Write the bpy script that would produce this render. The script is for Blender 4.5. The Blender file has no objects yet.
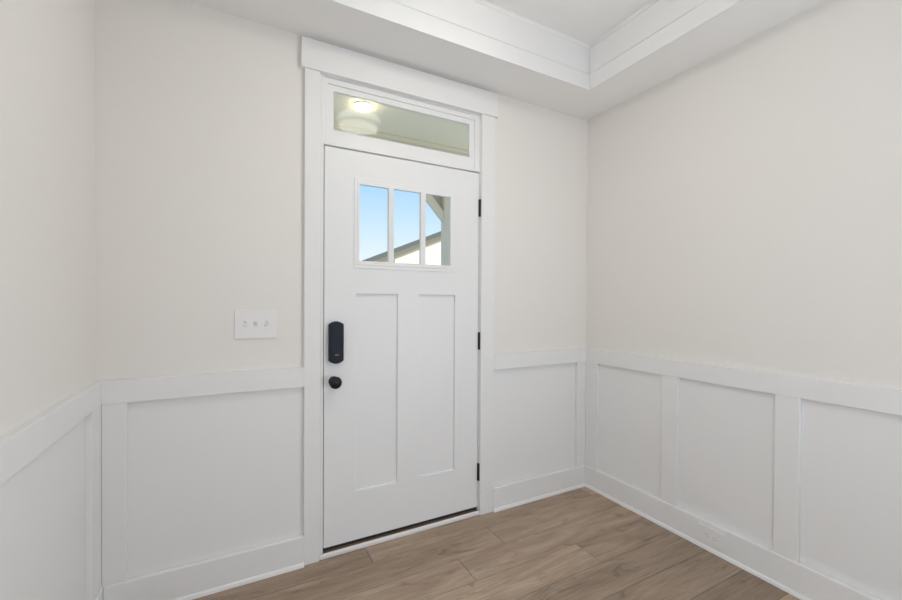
import bpy, bmesh, math, random
from mathutils import Vector, Matrix

# ------------------------------------------------------------------ camera, world, lights, exposure
S = bpy.context.scene
COL = S.collection
F_PX, CY = 409.377, 305.397
CAM = Vector((-0.4138, -2.1169, 1.2967))
YAW, PITCH, ROLL = -0.4936, -0.0086, 0.0052

cd = bpy.data.cameras.new('camera')
cam = bpy.data.objects.new('camera', cd)
COL.objects.link(cam)
cd.sensor_fit = 'HORIZONTAL'
cd.sensor_width = 36.0
cd.lens = F_PX * 36.0 / 902.0
cd.shift_y = (CY - 300.0) / 902.0
cd.clip_start = 0.02
cd.clip_end = 500
c_, s_ = math.cos(YAW), math.sin(YAW)
R0 = Vector((c_, s_, 0)); Y0 = Vector((-s_, c_, 0)); Z0 = Vector((0, 0, 1))
FW = math.cos(PITCH) * Y0 + math.sin(PITCH) * Z0
U0 = -math.sin(PITCH) * Y0 + math.cos(PITCH) * Z0
RX = math.cos(ROLL) * R0 + math.sin(ROLL) * U0
UP = -math.sin(ROLL) * R0 + math.cos(ROLL) * U0
m = Matrix((RX, UP, -FW)).transposed().to_4x4()
m.translation = CAM
cam.matrix_world = m
S.camera = cam

SKY_STRENGTH = 1.03
SUN_STRENGTH = 6.0
HALL_WATTS = 46.5          # added fill lamps, out of view behind the camera
LAMP_EMIT = 29.0           # frosted diffuser of the foyer lamp
PORCH_EMIT = 40.0
EXPOSURE = 0.0

S.view_settings.view_transform = 'Standard'
S.view_settings.look = 'None'
S.view_settings.gamma = 1.0
S.view_settings.use_curve_mapping = False
S.view_settings.exposure = EXPOSURE
S.cycles.max_bounces = 14
S.cycles.diffuse_bounces = 10
S.cycles.transparent_max_bounces = 16
S.cycles.use_denoising = True
S.cycles.sample_clamp_indirect = 8.0

W = bpy.data.worlds.new('sky'); S.world = W
W.use_nodes = True
nt = W.node_tree; nt.nodes.clear()
tc = nt.nodes.new('ShaderNodeTexCoord')
sx = nt.nodes.new('ShaderNodeSeparateXYZ')
rp = nt.nodes.new('ShaderNodeValToRGB')
bg = nt.nodes.new('ShaderNodeBackground')
wo = nt.nodes.new('ShaderNodeOutputWorld')
nt.links.new(tc.outputs['Generated'], sx.inputs[0])
nt.links.new(sx.outputs['Z'], rp.inputs[0])
nt.links.new(rp.outputs[0], bg.inputs[0])
nt.links.new(bg.outputs[0], wo.inputs[0])
e = rp.color_ramp.elements
e[0].position = 0.0; e[0].color = (0.93, 0.95, 0.97, 1)
e[1].position = 1.0; e[1].color = (0.13, 0.33, 0.78, 1)
for p, c in ((0.09, (0.84, 0.95, 1.0)), (0.16, (0.68, 0.87, 1.0)), (0.27, (0.43, 0.72, 1.0)), (0.5, (0.24, 0.5, 0.9))):
    n = e.new(p); n.color = (*c, 1)
bg.inputs['Strength'].default_value = SKY_STRENGTH
W.cycles.sampling_method = 'NONE'

sd = bpy.data.lights.new('sun', 'SUN'); sd.energy = SUN_STRENGTH; sd.angle = 0.009
sd.color = (1.0, 0.96, 0.88)
sun = bpy.data.objects.new('sun', sd); COL.objects.link(sun)
sun.rotation_euler = Vector((-0.25, 0.72, -0.62)).to_track_quat('-Z', 'Y').to_euler()
sun.location = (0, -20, 20)

def fill_light(name, watts, loc, aim, sx, sy):                 # unseen area lamp added as fill beside the hall walls behind the camera
    a = bpy.data.lights.new(name, 'AREA'); a.shape = 'RECTANGLE'
    a.size = sx; a.size_y = sy; a.energy = watts; a.color = (0.87, 0.965, 1.10)
    o = bpy.data.objects.new(name, a); COL.objects.link(o); o.location = loc
    o.rotation_euler = Vector(aim).to_track_quat('-Z', 'Y').to_euler()
fill_light('hall_fill_right', HALL_WATTS, (1.80, -2.9, 1.0), (-1, 0.3, 0.6), 1.6, 1.2)
fill_light('hall_fill_left', HALL_WATTS * 0.44, (-0.86, -3.2, 1.4), (1, 0, 0), 1.6, 1.8)

# ------------------------------------------------------------------ dimensions
XL, XR, H = -0.8905, 1.8222, 2.5923
YB = -5.0
ZC, ZP, ZB = 0.9735, 0.8784, 0.1457
D = 0.022
TX0, TX1, TY0, TY1 = -0.578, 1.509, -1.72, -0.3064
ZT2, ZT3 = 2.6795, 2.8465
DW, DZ0, DZ1 = 0.914, 0.045, 2.077
PORCH_Z = 2.775

# ------------------------------------------------------------------ materials
def lin(r, g, b):
    f = lambda v: (v / 255 / 12.92) if v / 255 <= 0.04045 else ((v / 255 + 0.055) / 1.055) ** 2.4
    return (f(r), f(g), f(b), 1)

def mat(name, col, rough=0.5, metal=0.0, bump=0.0, scale=60.0, vary=0.0, spec=0.5):
    m = bpy.data.materials.new(name); m.use_nodes = True
    nt = m.node_tree; b = nt.nodes['Principled BSDF']
    b.inputs['Base Color'].default_value = col
    b.inputs['Roughness'].default_value = rough
    b.inputs['Metallic'].default_value = metal
    b.inputs['Specular IOR Level'].default_value = spec
    if bump or vary:
        tc = nt.nodes.new('ShaderNodeTexCoord')
        nz = nt.nodes.new('ShaderNodeTexNoise'); nz.inputs['Scale'].default_value = scale
        nz.inputs['Detail'].default_value = 3
        nt.links.new(tc.outputs['Object'], nz.inputs['Vector'])
        if bump:
            bp = nt.nodes.new('ShaderNodeBump'); bp.inputs['Strength'].default_value = bump
            bp.inputs['Distance'].default_value = 0.002
            nt.links.new(nz.outputs['Fac'], bp.inputs['Height'])
            nt.links.new(bp.outputs[0], b.inputs['Normal'])
        if vary:
            mx = nt.nodes.new('ShaderNodeMix'); mx.data_type = 'RGBA'
            mx.inputs[6].default_value = tuple(v * (1 - vary) for v in col[:3]) + (1,)
            mx.inputs[7].default_value = tuple(min(1, v * (1 + vary)) for v in col[:3]) + (1,)
            nt.links.new(nz.outputs['Fac'], mx.inputs[0])
            nt.links.new(mx.outputs[2], b.inputs['Base Color'])
    return m

M_WALL = mat('greige_wall_paint', (0.785, 0.765, 0.735, 1), 0.85, bump=0.05, scale=180, spec=0.2)
M_CEIL = mat('ceiling_paint', (0.84, 0.835, 0.82, 1), 0.9, bump=0.06, scale=160, spec=0.2)
M_TRIM = mat('white_trim_paint', (0.79, 0.795, 0.795, 1), 0.42, bump=0.02, scale=120, spec=0.35)
M_DOOR = mat('white_door_paint', (0.79, 0.80, 0.805, 1), 0.42, bump=0.02, scale=120, spec=0.35)
M_PLATE = mat('white_plate_plastic', (0.80, 0.795, 0.79, 1), 0.3)
M_SLOT = mat('grey_slot', (0.45, 0.45, 0.44, 1), 0.6)
M_BLACK = mat('matte_black_metal', (0.018, 0.018, 0.02, 1), 0.38, metal=0.6, bump=0.05, scale=200)
M_HINGE = mat('dark_hinge_metal', (0.03, 0.03, 0.032, 1), 0.45, metal=0.5)
M_LOCK = mat('black_blue_lock_shell', (0.009, 0.013, 0.024, 1), 0.5, bump=0.03, scale=300, spec=0.3)
M_LOCKMARK = mat('pale_lock_print', (0.16, 0.18, 0.21, 1), 0.4)
M_RUBBER = mat('dark_weather_seal', (0.025, 0.022, 0.02, 1), 0.8)
M_SILL = mat('brown_sill_wood', lin(112, 94, 76), 0.6, bump=0.1, scale=90, vary=0.2)
M_PCEIL = mat('porch_ceiling_board', (0.82, 0.785, 0.62, 1), 0.7, bump=0.05, scale=30)
M_PTRIM = mat('porch_trim_paint', (0.68, 0.66, 0.58, 1), 0.6, bump=0.04, scale=60)
M_TAUPE = mat('taupe_gable_board', (0.42, 0.39, 0.33, 1), 0.8, bump=0.1, scale=60)
M_CREAM = mat('cream_siding', (0.66, 0.60, 0.49, 1), 0.85, bump=0.1, scale=40, vary=0.04)
M_ROOF = mat('grey_shingle', (0.17, 0.165, 0.13, 1), 0.95, bump=0.5, scale=25, vary=0.2, spec=0.1)
M_FASCIA = mat('tan_fascia', (0.24, 0.215, 0.17, 1), 0.8)
M_CONC = mat('concrete', (0.62, 0.61, 0.58, 1), 0.9, bump=0.2, scale=40, vary=0.08)
M_GRASS = mat('lawn', (0.12, 0.2, 0.06, 1), 0.95, bump=0.4, scale=30, vary=0.35)
M_BRONZE = mat('brushed_fixture_metal', (0.16, 0.14, 0.11, 1), 0.45, metal=0.8)

def emit(name, col, k):
    m = mat(name, col, 0.5)
    b = m.node_tree.nodes['Principled BSDF']
    b.inputs['Emission Color'].default_value = col
    b.inputs['Emission Strength'].default_value = k
    return m
M_DIFF = emit('lit_frosted_diffuser', (1.0, 0.945, 0.83, 1), LAMP_EMIT)
M_SHADE = emit('lit_fabric_shade', (1.0, 0.955, 0.87, 1), LAMP_EMIT * 0.68)
M_PLED = emit('lit_porch_lens', (1.0, 0.90, 0.66, 1), PORCH_EMIT)

def glass():
    m = bpy.data.materials.new('window_glass'); m.use_nodes = True
    nt = m.node_tree; nt.nodes.clear()
    out = nt.nodes.new('ShaderNodeOutputMaterial')
    mx = nt.nodes.new('ShaderNodeMixShader')
    tr = nt.nodes.new('ShaderNodeBsdfTransparent'); tr.inputs[0].default_value = (0.995, 0.995, 0.99, 1)
    gl = nt.nodes.new('ShaderNodeBsdfGlossy'); gl.inputs['Roughness'].default_value = 0.0
    fr = nt.nodes.new('ShaderNodeFresnel'); fr.inputs[0].default_value = 1.17
    nt.links.new(fr.outputs[0], mx.inputs[0]); nt.links.new(tr.outputs[0], mx.inputs[1]); nt.links.new(gl.outputs[0], mx.inputs[2])
    nt.links.new(mx.outputs[0], out.inputs[0])
    return m
M_GLASS = glass()

def wood():
    m = bpy.data.materials.new('oak_plank_floor'); m.use_nodes = True
    nt = m.node_tree; N = nt.nodes; L = nt.links
    b = N['Principled BSDF']
    at = N.new('ShaderNodeAttribute'); at.attribute_name = 'plank'       # r: tone, g/b: grain offset of each board
    sp = N.new('ShaderNodeSeparateColor'); L.new(at.outputs['Color'], sp.inputs[0])
    tc = N.new('ShaderNodeTexCoord')
    off = N.new('ShaderNodeCombineXYZ')
    mu = N.new('ShaderNodeMath'); mu.operation = 'MULTIPLY'; mu.inputs[1].default_value = 17.0; L.new(sp.outputs[1], mu.inputs[0])
    mv = N.new('ShaderNodeMath'); mv.operation = 'MULTIPLY'; mv.inputs[1].default_value = 23.0; L.new(sp.outputs[2], mv.inputs[0])
    L.new(mu.outputs[0], off.inputs[0]); L.new(mv.outputs[0], off.inputs[1])
    ad = N.new('ShaderNodeVectorMath'); ad.operation = 'ADD'
    L.new(tc.outputs['Object'], ad.inputs[0]); L.new(off.outputs[0], ad.inputs[1])
    def noise(sx, sy, scale, detail, dist=0.0):
        mp = N.new('ShaderNodeMapping'); mp.inputs['Scale'].default_value = (sx, sy, 1)
        L.new(ad.outputs[0], mp.inputs[0])
        n = N.new('ShaderNodeTexNoise'); n.inputs['Scale'].default_value = scale; n.inputs['Detail'].default_value = detail
        n.inputs['Roughness'].default_value = 0.6; n.inputs['Distortion'].default_value = dist
        L.new(mp.outputs[0], n.inputs['Vector']); return n
    n1 = noise(1.1, 7.0, 1.9, 4, 0.8)      # broad cathedral figure
    n2 = noise(2.0, 60.0, 2.5, 5)          # fine grain
    n3 = noise(5.0, 15.0, 1.0, 3, 1.2)     # knots / smudges
    r1 = N.new('ShaderNodeValToRGB'); L.new(n1.outputs['Fac'], r1.inputs[0])
    r1.color_ramp.elements[0].position = 0.28; r1.color_ramp.elements[0].color = (0.295, 0.217, 0.157, 1)
    r1.color_ramp.elements[1].position = 0.72; r1.color_ramp.elements[1].color = (0.475, 0.368, 0.280, 1)
    def mul(a, fac, lo, hi, p0, p1):
        r = N.new('ShaderNodeMapRange'); r.inputs[1].default_value = p0; r.inputs[2].default_value = p1
        r.inputs[3].default_value = lo; r.inputs[4].default_value = hi; L.new(fac, r.inputs[0])
        v = N.new('ShaderNodeVectorMath'); v.operation = 'SCALE'
        L.new(a, v.inputs[0]); L.new(r.outputs[0], v.inputs['Scale']); return v.outputs[0]
    c = mul(r1.outputs[0], n2.outputs['Fac'], 0.80, 1.16, 0.3, 0.7)
    c = mul(c, n3.outputs['Fac'], 0.66, 1.0, 0.27, 0.42)
    c = mul(c, sp.outputs[0], 0.70, 1.30, 0.0, 1.0)
    L.new(c, b.inputs['Base Color'])
    b.inputs['Roughness'].default_value = 0.55
    b.inputs['Specular IOR Level'].default_value = 0.3
    bp = N.new('ShaderNodeBump'); bp.inputs['Strength'].default_value = 0.12; bp.inputs['Distance'].default_value = 0.001
    L.new(n2.outputs['Fac'], bp.inputs['Height']); L.new(bp.outputs[0], b.inputs['Normal'])
    return m
M_WOOD = wood()

# ------------------------------------------------------------------ helpers
def tag(o, label=None, cat=None, group=None, kind=None):
    if label: o['label'] = label
    if cat: o['category'] = cat
    if group: o['group'] = group
    if kind: o['kind'] = kind
    return o

def empty(name, loc=(0, 0, 0)):
    o = bpy.data.objects.new(name, None); COL.objects.link(o); o.location = loc
    o.empty_display_size = 0.1
    return o

def link(name, bm, m, parent=None, bevel=0.0, smooth=False, seg=2):
    bmesh.ops.recalc_face_normals(bm, faces=bm.faces)
    me = bpy.data.meshes.new(name); bm.to_mesh(me); bm.free()
    me.materials.append(m)
    if smooth:
        for p in me.polygons: p.use_smooth = True
        me.set_sharp_from_angle(angle=math.radians(38))
    o = bpy.data.objects.new(name, me); COL.objects.link(o)
    if parent:
        o.parent = parent
        pw = Vector((0, 0, 0)); p = parent
        while p: pw += p.location; p = p.parent
        o.location = -pw                                   # meshes are built in world coordinates
    if bevel:
        b = o.modifiers.new('bevel', 'BEVEL'); b.width = bevel; b.segments = seg; b.limit_method = 'ANGLE'
        b.angle_limit = math.radians(40)
    return o

def add_box(bm, x0, x1, y0, y1, z0, z1):
    v = [bm.verts.new((x, y, z)) for x in (x0, x1) for y in (y0, y1) for z in (z0, z1)]
    for f in ((0, 1, 3, 2), (4, 6, 7, 5), (0, 4, 5, 1), (2, 3, 7, 6), (0, 2, 6, 4), (1, 5, 7, 3)):
        bm.faces.new([v[i] for i in f])
    return v

def box(name, m, parent, x0, x1, y0, y1, z0, z1, bevel=0.0015):
    bm = bmesh.new(); add_box(bm, min(x0, x1), max(x0, x1), min(y0, y1), max(y0, y1), min(z0, z1), max(z0, z1))
    return link(name, bm, m, parent, bevel)

def boxes(name, m, parent, lst, bevel=0.0015):
    bm = bmesh.new()
    for b in lst: add_box(bm, *b)
    return link(name, bm, m, parent, bevel)

def relief(bm, us, vs, front, back, T):
    """plate on a u/v grid: front(i,j) gives each cell's front depth (None = hole); T maps (u, depth, v) to the world."""
    nu, nv = len(us) - 1, len(vs) - 1
    g = lambda i, j: front(i, j) if 0 <= i < nu and 0 <= j < nv else None
    def quad(pts): bm.faces.new([bm.verts.new(T(*p)) for p in pts])
    for i in range(nu):
        for j in range(nv):
            d = g(i, j)
            if d is None: continue
            u0, u1, v0, v1 = us[i], us[i + 1], vs[j], vs[j + 1]
            quad([(u0, d, v0), (u1, d, v0), (u1, d, v1), (u0, d, v1)])
            quad([(u0, back, v0), (u0, back, v1), (u1, back, v1), (u1, back, v0)])
    for i in range(-1, nu):
        for j in range(nv):
            a, b = g(i, j), g(i + 1, j); u = us[i + 1]
            if a == b: continue
            a = back if a is None else a; b = back if b is None else b
            if a != b: quad([(u, a, vs[j]), (u, b, vs[j]), (u, b, vs[j + 1]), (u, a, vs[j + 1])])
    for j in range(-1, nv):
        for i in range(nu):
            a, b = g(i, j), g(i, j + 1); v = vs[j + 1]
            if a == b: continue
            a = back if a is None else a; b = back if b is None else b
            if a != b: quad([(us[i], a, v), (us[i + 1], a, v), (us[i + 1], b, v), (us[i], b, v)])
    bmesh.ops.remove_doubles(bm, verts=bm.verts, dist=1e-5)

WORLD = lambda u, d, v: (u, d, v)

def add_lathe(bm, prof, centre, axis='z', seg=40):
    """prof: list of (radius, offset along axis)"""
    rings = []
    for r, t in prof:
        ring = []
        for k in range(seg):
            a = 2 * math.pi * k / seg
            p = (r * math.cos(a), r * math.sin(a), t)
            if axis == 'y': p = (p[0], t, p[1])
            if axis == 'x': p = (t, p[0], p[1])
            ring.append(bm.verts.new(Vector(centre) + Vector(p)))
        rings.append(ring)
    for a, b in zip(rings, rings[1:]):
        for k in range(seg):
            bm.faces.new((a[k], a[(k + 1) % seg], b[(k + 1) % seg], b[k]))
    bm.faces.new(rings[0]); bm.faces.new(rings[-1])

def lathe(name, m, parent, prof, centre, axis='z', seg=40):
    bm = bmesh.new(); add_lathe(bm, prof, centre, axis, seg)
    return link(name, bm, m, parent, smooth=True)

def prism(bm, poly, a0, a1, T):
    """polygon (u, v) extruded between depths a0 and a1, T maps (u, depth, v)"""
    A = [bm.verts.new(T(u, a0, v)) for u, v in poly]; B = [bm.verts.new(T(u, a1, v)) for u, v in poly]
    n = len(poly)
    bm.faces.new(A); bm.faces.new(B[::-1])
    for k in range(n): bm.faces.new((A[k], A[(k + 1) % n], B[(k + 1) % n], B[k]))

# ------------------------------------------------------------------ the room shell
OX0, OX1, OZ1 = -0.016, 0.930, 2.435        # rough opening for door and transom
bm = bmesh.new()
relief(bm, [XL - 0.12, OX0, OX1, XR + 0.12], [-0.15, OZ1, 3.0], lambda i, j: None if (i == 1 and j == 0) else 0.0, 0.14, WORLD)
tag(link('wall_front', bm, M_WALL), 'greige wall holding the white front door', 'wall', kind='structure')
tag(box('wall_left', M_WALL, None, XL - 0.12, XL, YB, 0.0, -0.15, 3.0, 0), 'greige wall on the left side of the entry', 'wall', kind='structure')
tag(box('wall_right', M_WALL, None, XR, XR + 0.12, YB, 0.0, -0.15, 3.0, 0), 'greige wall on the right side of the entry', 'wall', kind='structure')
tag(box('wall_back', M_WALL, None, XL - 0.12, XR + 0.12, YB - 0.12, YB, -0.15, 3.0, 0), 'greige wall behind the viewer', 'wall', kind='structure')

# ceiling: flat border with a raised tray in the middle
bm = bmesh.new()
relief(bm, [XL, TX0, TX1, XR], [YB, TY0, TY1, 0.0], lambda i, j: ZT3 if (i == 1 and j == 1) else H, 3.0,
       lambda u, d, v: (u, v, d))
tag(link('ceiling', bm, M_CEIL), 'white ceiling with a recessed tray in the middle', 'ceiling', kind='structure')

# floor: one mesh of boards running along the door wall, with dark joints between them
random.seed(11)
bm = bmesh.new()
lay = bm.loops.layers.float_color.new('plank')
def plank(x0, x1, y0, y1, tone):
    x0, x1 = max(x0, XL), min(x1, XR); y0, y1 = max(y0, YB), min(y1, 0.0)
    if x1 - x0 < 0.01 or y1 - y0 < 0.01: return
    n0 = len(bm.faces)
    g = 0.0010; b = 0.0012; z = 0.0
    a = [(x0 + g, y0 + g), (x1 - g, y0 + g), (x1 - g, y1 - g), (x0 + g, y1 - g)]
    t = [(x0 + g + b, y0 + g + b), (x1 - g - b, y0 + g + b), (x1 - g - b, y1 - g - b), (x0 + g + b, y1 - g - b)]
    lo = [bm.verts.new((x, y, -0.006)) for x, y in a]; mi = [bm.verts.new((x, y, -b)) for x, y in a]
    hi = [bm.verts.new((x, y, z)) for x, y in t]
    fs = [bm.faces.new(hi)]
    for k in range(4):
        fs.append(bm.faces.new((lo[k], lo[(k + 1) % 4], mi[(k + 1) % 4], mi[k])))
        fs.append(bm.faces.new((mi[k], mi[(k + 1) % 4], hi[(k + 1) % 4], hi[k])))
    c = (tone, random.random(), random.random(), 1)
    for f in fs:
        for l in f.loops: l[lay] = c
known = {0: (0.21, 0.28, 0.45), 1: (0.885, 0.36, 0.5), 2: (0.595, 0.52, 0.50), 3: (1.22, 0.60, 0.30), 4: (0.30, 0.4, 0.16), 5: (0.75, 0.4, 0.12), 6: (0.9, 0.2, 0.05)}
for r in range(-1, 28):
    y1 = 0.03 - 0.18 * r - 0.18 * 0; y0 = y1 - 0.18
    jx, ta, tb = known.get(r, (random.uniform(-0.8, 0.4), random.random(), random.random()))
    L = 1.52
    plank(jx - 2 * L, jx - L, y0, y1, random.random()); plank(jx - L, jx, y0, y1, ta)
    plank(jx, jx + L, y0, y1, tb); plank(jx + L, jx + 2 * L, y0, y1, random.random())
add_box(bm, XL, XR, YB, 0.0, -0.12, -0.006)
tag(link('floor', bm, M_WOOD), 'brown oak plank floor laid along the door wall', 'floor', kind='structure')

# ------------------------------------------------------------------ wainscot, baseboards and tray trim
CL0, CL1, CR0, CR1 = -0.098, -0.024, 0.921, 1.017      # door casing legs
BK = 0.0015                                              # painted backer board of the wainscot
def wain(n, label): return tag(empty('trim_%d' % n), label, 'wainscot', kind='structure')

def rail_piece(parent, fn):
    o = fn('top_rail', ZP, ZC); return o

# door wall, left of the door
t = wain(1, 'white board wainscot between the left corner and the door')
box('panel', M_TRIM, t, XL + BK, CL0, -BK, 0, ZB, ZP, 0)
box('top_rail', M_TRIM, t, XL, CL0, -D, 0.004, ZP, ZC)
box('stile', M_TRIM, t, XL + D, -0.788, -D, -BK, ZB, ZP)
# door wall, right of the door
t = wain(2, 'white board wainscot between the door and the right corner')
box('panel', M_TRIM, t, CR1, XR - BK, -BK, 0, ZB, ZP, 0)
box('top_rail', M_TRIM, t, CR1, XR, -D, 0.004, ZP, ZC)
box('stile', M_TRIM, t, 1.719, XR - D, -D, -BK, ZB, ZP)
# right wall
t = wain(3, 'white board wainscot with several panels along the right wall')
box('panel', M_TRIM, t, XR - BK, XR, YB, 0, ZB, ZP, 0)
box('top_rail', M_TRIM, t, XR - D, XR + 0.004, YB, -D, ZP, ZC)
for y0, y1 in ((-0.125, -D), (-0.696, -0.601), (-1.258, -1.164), (-1.82, -1.726)):
    box('stile', M_TRIM, t, XR - D, XR - BK, y0, y1, ZB, ZP)
# left wall
t = wain(4, 'white board wainscot along the left wall')
box('panel', M_TRIM, t, XL, XL + BK, YB, 0, ZB, ZP, 0)
box('top_rail', M_TRIM, t, XL - 0.004, XL + D, YB, -D, ZP, ZC)
for y0, y1 in ((-0.147, -D), (-1.06, -0.965)):
    box('stile', M_TRIM, t, XL + BK, XL + D, y0, y1, ZB, ZP)

def shoe_profile(r=0.010, h=0.019):
    return [(0, 0), (r, 0)] + [(r * math.cos(a), h * math.sin(a)) for a in (0.5, 0.9, 1.25)] + [(0, h)]
def baseboard(name, label, fn_board, fn_shoe):
    b = tag(fn_board(), label, 'baseboard', kind='structure')
    bm = bmesh.new(); fn_shoe(bm)
    link('shoe_molding', bm, M_TRIM, b, smooth=True)
SP = shoe_profile()
DB = 0.026
baseboard('baseboard_left', 'tall white baseboard along the left wall',
          lambda: box('baseboard_left', M_TRIM, None, XL, XL + DB, YB, 0, 0, ZB, 0.0045),
          lambda bm: prism(bm, SP, YB, -DB, lambda u, d, v: (XL + DB + u, d, v)))
b = tag(empty('baseboard_front'), 'tall white baseboard either side of the front door', 'baseboard', kind='structure')
for x0, x1 in ((XL + DB, CL0), (CR1, XR - DB)):
    o = box('board', M_TRIM, b, x0, x1, -DB, 0, 0, ZB, 0.0045)
    bm = bmesh.new(); prism(bm, SP, x0, x1, lambda u, d, v: (d, -DB - u, v))
    link('shoe_molding', bm, M_TRIM, b, smooth=True)
baseboard('baseboard_right', 'tall white baseboard along the right wall',
          lambda: box('baseboard_right', M_TRIM, None, XR - DB, XR, YB, 0, 0, ZB, 0.0045),
          lambda bm: prism(bm, SP, YB, -DB, lambda u, d, v: (XR - DB - u, d, v)))

# tray boards
t = tag(empty('trim_5'), 'white flat boards lining the ceiling tray', 'tray trim', kind='structure')
q = 0.012
for nm, z0, z1, th in (('lower_board', H - 0.008, ZT2 - 0.002, q), ('upper_board', ZT2 + 0.002, ZT3, q - 0.003)):
    k = th
    box(nm, M_TRIM, t, TX0, TX1, TY1, TY1 - k, z0, z1, 0.001)
    box(nm, M_TRIM, t, TX0, TX1, TY0, TY0 + k, z0, z1, 0.001)
    box(nm, M_TRIM, t, TX1 - k, TX1, TY0 + k, TY1 - k, z0, z1, 0.001)
    box(nm, M_TRIM, t, TX0, TX0 + k, TY0 + k, TY1 - k, z0, z1, 0.001)
k = q - 0.003; w = 0.014
def cove(x0, y0, x1, y1, nx, ny):                       # small slanted cove strip under the tray ceiling
    bm = bmesh.new()
    P = [(0, ZT3), (w, ZT3), (w * 0.75, ZT3 - 0.004), (0.004, ZT3 - w * 0.9), (0, ZT3 - w)]
    A = [bm.verts.new((x0 + nx * u, y0 + ny * u, z)) for u, z in P]
    B = [bm.verts.new((x1 + nx * u, y1 + ny * u, z)) for u, z in P]
    bm.faces.new(A); bm.faces.new(B[::-1])
    for n in range(len(P)): bm.faces.new((A[n], A[(n + 1) % len(P)], B[(n + 1) % len(P)], B[n]))
    link('bead', bm, M_TRIM, t)
cove(TX0 + k, TY1 - k, TX1 - k, TY1 - k, 0, -1)
cove(TX0 + k, TY0 + k, TX1 - k, TY0 + k, 0, 1)
cove(TX1 - k, TY0 + k, TX1 - k, TY1 - k, -1, 0)
cove(TX0 + k, TY0 + k, TX0 + k, TY1 - k, 1, 0)

# ------------------------------------------------------------------ door casing, jamb, transom, threshold
t = tag(empty('trim_6', (0.457, 0, 0)), 'white flat door casing with a wide header board', 'door casing', kind='structure')
HZ0, HZ1 = 2.430, 2.572
box('casing_leg', M_TRIM, t, CL0, CL1, -0.022, 0.004, 0, HZ0)
box('casing_leg', M_TRIM, t, CR0, CR1, -0.022, 0.004, 0, HZ0)
box('header', M_TRIM, t, -0.114, 1.030, -0.030, 0.004, HZ0, HZ1)
boxes('jamb', M_TRIM, t, [(OX0, -0.0035, 0, 0.14, 0, OZ1), (DW + 0.0035, OX1, 0, 0.14, 0, OZ1),
                          (-0.0035, DW + 0.0035, 0, 0.14, 2.425, OZ1)], 0.001)
boxes('door_stop', M_TRIM, t, [(-0.0035, 0.012, 0.047, 0.14, 0.03, 2.086), (DW - 0.012, DW + 0.0035, 0.047, 0.14, 0.03, 2.086)], 0.001)
box('strike_plate', M_HINGE, t, -0.0037, -0.0012, 0.004, 0.03, 0.855, 0.920, 0.0003)
box('threshold_strip', M_TRIM, t, CL1, CR0, -0.022, -0.006, 0, 0.027, 0.010)
box('threshold', M_SILL, t, -0.0035, DW + 0.0035, -0.006, 0.16, -0.02, 0.026, 0.002)
box('door_sweep', M_RUBBER, t, 0.001, DW - 0.001, 0.012, 0.04, 0.026, 0.044, 0.0)

# transom window
w1 = tag(empty('window_1', (0.457, 0, 2.087)), 'narrow transom window above the front door', 'window', kind='structure')
TG = (0.047, 0.852, 2.170, 2.366)
bm = bmesh.new()
us = [-0.0035, 0.0, 0.016, TG[0], TG[1], 0.888, 0.9145, DW + 0.0035]
us = [-0.0035, 0.016, TG[0], TG[1], 0.886, DW + 0.0035]
vs = [2.087, 2.110, TG[2], TG[3], 2.396, 2.425]
def tf(i, j):
    if i == 2 and j == 2: return None
    if i in (0, 4) or j == 4: return 0.012
    return 0.006 if j in (0,) else 0.020
relief(bm, us, vs, lambda i, j: None if (i == 2 and j == 2) else (0.002 if j == 0 else (0.004 if (i in (0, 4) or j == 4) else 0.012)), 0.026, WORLD)
link('window_frame', bm, M_TRIM, w1, 0.0015)
box('pane', M_GLASS, w1, TG[0], TG[1], 0.018, 0.023, TG[2], TG[3], 0)
box('transom_bar', M_TRIM, w1, -0.0035, DW + 0.0035, 0.026, 0.14, 2.087, 2.150, 0.001)

# ------------------------------------------------------------------ the front door
d = tag(empty('door_1', (DW / 2, 0, DZ0)), 'white front door with three small panes at the top and black hardware', 'door', kind='structure')
PX = ((0.178, 0.337), (0.3675, 0.5265), (0.557, 0.716))
PZ0, PZ1 = 1.509, 1.908
RC = 0.013
us = [0, 0.163, 0.168, 0.394, 0.522, 0.734, 0.752, DW]
vs = [DZ0, 0.302, 1.337, 1.490, 1.924, DZ1]
def slab(i, j):
    if j == 3 and 2 <= i <= 4: return None
    if j == 1 and i in (1, 2, 4, 5): return RC
    return 0.0
bm = bmesh.new(); relief(bm, us, vs, slab, 0.044, WORLD)
link('door_slab', bm, M_DOOR, d, 0.0018)
# glazing trim ring and muntins
bm = bmesh.new()
us2 = [0.150, 0.166, PX[0][0], PX[0][1], PX[1][0], PX[1][1], PX[2][0], PX[2][1], 0.736, 0.752]
vs2 = [1.470, 1.488, PZ0, PZ1, 1.926, 1.944]
def ring(i, j):
    if j == 2 and i in (2, 4, 6): return None
    if i in (0, 8) or j in (0, 4): return -0.004
    return -0.006
relief(bm, us2, vs2, ring, 0.0, WORLD)
link('glazing_trim', bm, M_DOOR, d, 0.0025)
bm = bmesh.new()
relief(bm, [0.168, PX[0][0], PX[0][1], PX[1][0], PX[1][1], PX[2][0], PX[2][1], 0.734], [1.490, PZ0, PZ1, 1.924], lambda i, j: None if (j == 1 and i in (1, 3, 5)) else 0.0, 0.012, WORLD)
link('muntin_grid', bm, M_DOOR, d)
for x0, x1 in PX:
    box('pane', M_GLASS, d, x0, x1, 0.004, 0.009, PZ0, PZ1, 0)
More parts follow.
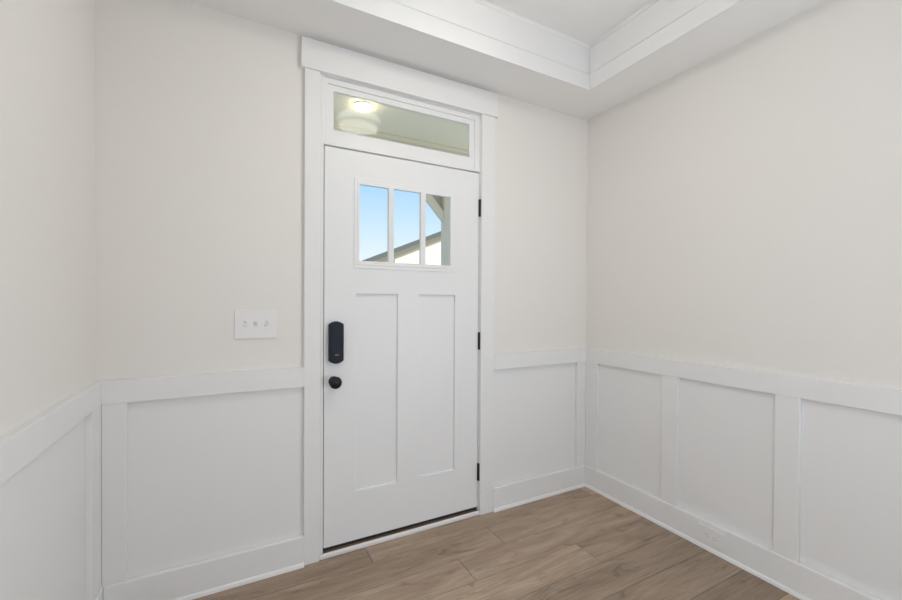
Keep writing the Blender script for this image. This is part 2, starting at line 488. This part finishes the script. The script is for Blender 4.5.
for z in (1.867, 1.060, 0.260):
    bm = bmesh.new()
    xh = DW + 0.003
    add_lathe(bm, [(0.0045, -0.053), (0.0072, -0.051), (0.0072, 0.051), (0.0045, 0.053)], (xh, -0.0072, z), 'z', 20)
    add_box(bm, xh - 0.006, xh + 0.011, -0.003, -0.0002, z - 0.051, z + 0.051)
    tag(link('hinge', bm, M_HINGE, d, smooth=True), 'black door hinge')
# keypad deadbolt (inside cover with arched ends)
lx, lz, hw, hh, arch = 0.0565, 1.088, 0.0365, 0.0925, 0.0145
def arched(hw, hh, arch, n=10):
    top = [(lx + hw * (1 - 2 * k / n), lz + hh + arch * (1 - (1 - 2 * k / n) ** 2)) for k in range(n + 1)]
    bot = [(lx - hw * (1 - 2 * k / n), lz - hh - arch * (1 - (1 - 2 * k / n) ** 2)) for k in range(n + 1)]
    return top + bot
bm = bmesh.new(); prism(bm, arched(hw, hh, arch), -0.030, 0.0, WORLD)
lk = tag(link('lock_cover', bm, M_LOCK, d, 0.005, seg=3), 'black blue electronic lock cover with arched ends')
bm = bmesh.new(); prism(bm, arched(hw * 0.78, hh * 0.93, arch * 0.8), -0.0325, -0.030, WORLD)
link('lock_face', bm, M_LOCK, lk, 0.001)
bm = bmesh.new()
for k in range(4): add_lathe(bm, [(0.0028, -0.0332), (0.0028, -0.0325)], (lx + 0.004, 0, 1.150 - 0.027 * k), 'y', 12)
link('indicator', bm, M_BLACK, lk)
bm = bmesh.new(); add_box(bm, lx - 0.012, lx + 0.014, -0.0342, -0.0325, lz - 0.072, lz - 0.050)
pl = link('badge', bm, M_BLACK, lk, 0.001)
bm = bmesh.new()
for k in range(4): add_box(bm, lx - 0.009 + 0.0053 * k, lx - 0.0055 + 0.0053 * k, -0.0346, -0.0342, lz - 0.065, lz - 0.058)
o = link('badge_print', bm, M_LOCKMARK, lk); o['label'] = 'small pale print on the badge'
# knob
kx, kz = 0.0475, 0.8895
kn = tag(lathe('knob', M_BLACK, d, [(0.002, -0.068), (0.012, -0.0675), (0.022, -0.065), (0.0285, -0.059), (0.0308, -0.051), (0.0290, -0.043),
                                (0.022, -0.037), (0.014, -0.032), (0.0115, -0.026), (0.0115, -0.010)], (kx, 0, kz), 'y'), 'round matte black door knob')
lathe('rosette', M_BLACK, kn, [(0.020, -0.010), (0.0235, -0.008), (0.0255, -0.003), (0.0255, 0.0)], (kx, 0, kz), 'y')
lathe('turn_button', M_HINGE, kn, [(0.003, -0.071), (0.005, -0.070), (0.005, -0.0676)], (kx, 0, kz), 'y', 16)

# ------------------------------------------------------------------ light switches
sw = tag(empty('light_switch', (-0.3115, 0, 1.1885)), 'white three-gang wall plate of toggle switches left of the front door', 'light switch')
x0, x1, z0, z1 = -0.399, -0.224, 1.121, 1.256
bm = bmesh.new()
us = [x0]
for k in range(3):
    cx = -0.3115 + 0.046 * (k - 1); us += [cx - 0.0055, cx + 0.0055]
us.append(x1)
relief(bm, us, [z0, 1.1885 - 0.0125, 1.1885 + 0.0125, z1], lambda i, j: -0.0015 if (j == 1 and i in (1, 3, 5)) else -0.0065, 0.0, WORLD)
link('switch_plate', bm, M_PLATE, sw, 0.0022, seg=3)
for k in range(3):
    cx = -0.3115 + 0.046 * (k - 1)
    up = (-1, 1, -1)[k]
    bm = bmesh.new()
    prism(bm, [(-0.0065 + 0.005, -0.006), (-0.019, up * 0.0105 - 0.0035), (-0.019, up * 0.0105 + 0.0035), (-0.0015, 0.006)], cx - 0.0042, cx + 0.0042,
          lambda u, dd, v: (dd, u, 1.1885 + v))
    link('toggle', bm, M_PLATE, sw, 0.001)
    for s in (-1, 1):
        lathe('screw', M_PLATE, sw, [(0.0030, -0.0074), (0.0036, -0.0065)], (cx, 0, 1.1885 + s * 0.0303), 'y', 14)

# ------------------------------------------------------------------ outlet set sideways in the right baseboard
oy, oz = -0.8925, 0.0805
ot = tag(empty('wall_outlet', (XR - DB, oy, oz)), 'white electrical outlet set sideways in the right wall baseboard', 'outlet')
TR = lambda u, dd, v: (XR - DB - dd, u, v)
bm = bmesh.new()
relief(bm, [oy - 0.068, oy - 0.034, oy - 0.006, oy + 0.006, oy + 0.034, oy + 0.068], [oz - 0.041, oz - 0.0165, oz + 0.0165, oz + 0.041],
       lambda i, j: 0.004 if (j == 1 and i in (1, 3)) else 0.008, 0.0, TR)
link('outlet_plate', bm, M_PLATE, ot, 0.002, seg=3)
for s in (-1, 1):
    cy = oy + 0.020 * s
    bm = bmesh.new(); prism(bm, [(cy - 0.0135, oz - 0.011), (cy - 0.009, oz - 0.016), (cy + 0.009, oz - 0.016), (cy + 0.0135, oz - 0.011),
                                 (cy + 0.0135, oz + 0.011), (cy + 0.009, oz + 0.016), (cy - 0.009, oz + 0.016), (cy - 0.0135, oz + 0.011)], 0.004, 0.0092, TR)
    rc = link('receptacle', bm, M_PLATE, ot, 0.0006)
    bm = bmesh.new()
    for dz in (-0.006, 0.006):
        prism(bm, [(cy - 0.006, oz + dz - 0.0011), (cy + 0.003, oz + dz - 0.0011), (cy + 0.003, oz + dz + 0.0011), (cy - 0.006, oz + dz + 0.0011)], 0.0092, 0.0095, TR)
    add_lathe(bm, [(0.0024, -0.0095), (0.0024, -0.0092)], (XR - DB, cy + 0.008, oz), 'x', 12)
    link('slot', bm, M_SLOT, rc)
lathe('screw', M_PLATE, ot, [(0.0026, -0.0090), (0.0032, -0.0080)], (XR - DB, oy, oz), 'x', 14)

# ------------------------------------------------------------------ foyer lamp in the tray (seen mirrored in the transom)
LX, LY = 0.466, -1.017
cl = tag(empty('ceiling_light', (LX, LY, ZT3)), 'round drum ceiling lamp mirrored in the transom glass', 'ceiling light')
lathe('canopy', M_BRONZE, cl, [(0.070, 2.800), (0.075, 2.806), (0.075, ZT3)], (LX, LY, 0))
lathe('stem', M_BRONZE, cl, [(0.010, 2.724), (0.010, 2.800)], (LX, LY, 0), seg=20)
lathe('lamp_shade', M_SHADE, cl, [(0.165, 2.662), (0.168, 2.662), (0.168, 2.724), (0.010, 2.724)], (LX, LY, 0), seg=64)
for z in (2.657, 2.722):
    lathe('rim', M_BRONZE, cl, [(0.160, z), (0.172, z), (0.172, z + 0.008), (0.160, z + 0.008)], (LX, LY, 0), seg=64)
lathe('diffuser', M_DIFF, cl, [(0.020, 2.650), (0.080, 2.651), (0.130, 2.654), (0.160, 2.6585)], (LX, LY, 0), seg=64)
lathe('finial', M_BRONZE, cl, [(0.004, 2.624), (0.015, 2.630), (0.016, 2.638), (0.010, 2.644), (0.020, 2.650)], (LX, LY, 0), seg=24)

# ------------------------------------------------------------------ porch
PY0, PY1 = 0.14, 1.62
pc = tag(box('ceiling_porch', M_PCEIL, None, -1.6, 2.2, PY0, 1.335, PORCH_Z, PORCH_Z + 0.1, 0), 'pale green boarded porch ceiling', 'porch ceiling', kind='structure')
box('trim_7', M_PCEIL, None, -1.6, 2.2, 1.347, 1.43, PORCH_Z - 0.001, PORCH_Z + 0.1, 0.002)
tag(bpy.data.objects['trim_7'], 'narrow ceiling board at the outer edge of the porch', 'porch trim', kind='structure')
pr = tag(empty('porch_post', (1.50, 1.51, -0.15)), 'white porch post with a slanted knee brace under a beam', 'porch post')
box('beam', M_PTRIM, pr, -1.6, 2.2, 1.43, PY1, 2.42, PORCH_Z + 0.1, 0.004)
box('post', M_PTRIM, pr, 1.415, 1.55, 1.43, 1.50, -0.15, 2.42, 0.004)
bm = bmesh.new()
prism(bm, [(1.415, 2.07), (1.415, 2.18), (1.19, 2.42), (1.085, 2.42)], 1.44, 1.475, WORLD)
link('knee_brace', bm, M_PTRIM, pr, 0.003)
bm = bmesh.new()
prism(bm, [(1.415, 2.11), (1.415, 2.42), (1.125, 2.42)], 1.476, 1.50, WORLD)
tag(link('gusset', bm, M_TAUPE, pr, 0.001), 'taupe corner board above the brace')
pl = tag(empty('porch_light', (0.464, 0.930, PORCH_Z)), 'small bright round porch lamp seen through the transom', 'porch light')
lathe('housing', M_PTRIM, pl, [(0.060, PORCH_Z - 0.010), (0.0665, PORCH_Z - 0.010), (0.0665, PORCH_Z)], (0.464, 0.930, 0), seg=48)
lathe('lens', M_PLED, pl, [(0.010, PORCH_Z - 0.034), (0.038, PORCH_Z - 0.031), (0.057, PORCH_Z - 0.023), (0.066, PORCH_Z - 0.012)], (0.464, 0.930, 0), seg=48)
tag(box('floor_porch', M_CONC, None, -1.6, 2.2, PY0, 1.9, -0.30, -0.15, 0.004), 'concrete porch slab outside the door', 'porch slab', kind='structure')

# ------------------------------------------------------------------ outside
bm = bmesh.new(); add_box(bm, -60, 80, 1.9, 120, -0.6, -0.35)
tag(box('floor_bounce', M_CONC, None, -8, 12, 1.95, 7.5, -0.40, -0.31, 0), 'unseen pale concrete drive added to bounce light up to the porch ceiling', 'drive', kind='structure')  # concrete laid here instead of lawn to bounce sunlight onto the porch ceiling
tag(link('ground', bm, M_GRASS), 'green lawn across from the porch', 'lawn', kind='structure')
hs = tag(empty('neighbor_house', (10.5, 12, -0.35)), 'cream gabled house with a grey roof across the street', 'house')
HY = 12.0
sl = (3.833 - 2.674) / (6.684 - 3.92)
rz = lambda x: 2.674 + (x - 3.92) * sl
RX_ = 11.5; XE0 = 3.55; XE1 = 2 * RX_ - XE0
bm = bmesh.new()
g = [(4.85, -0.35), (4.85, rz(4.85) - 0.19), (RX_, rz(RX_) - 0.19), (2 * RX_ - 4.85, rz(4.85) - 0.19), (2 * RX_ - 4.85, -0.35)]
prism(bm, g, HY + 0.03, HY + 9, WORLD)
link('house_wall', bm, M_CREAM, hs)
def chevron(t0, t1):
    return [(XE0, rz(XE0) - t0), (RX_, rz(RX_) - t0), (XE1, rz(XE0) - t0), (XE1, rz(XE0) - t1), (RX_, rz(RX_) - t1), (XE0, rz(XE0) - t1)]
bm = bmesh.new(); prism(bm, chevron(0, 0.14), HY, HY + 9.3, WORLD)
link('roof', bm, M_ROOF, hs)
bm = bmesh.new(); prism(bm, chevron(0.14, 0.22), HY + 0.005, HY + 0.03, WORLD)
link('fascia', bm, M_FASCIA, hs)
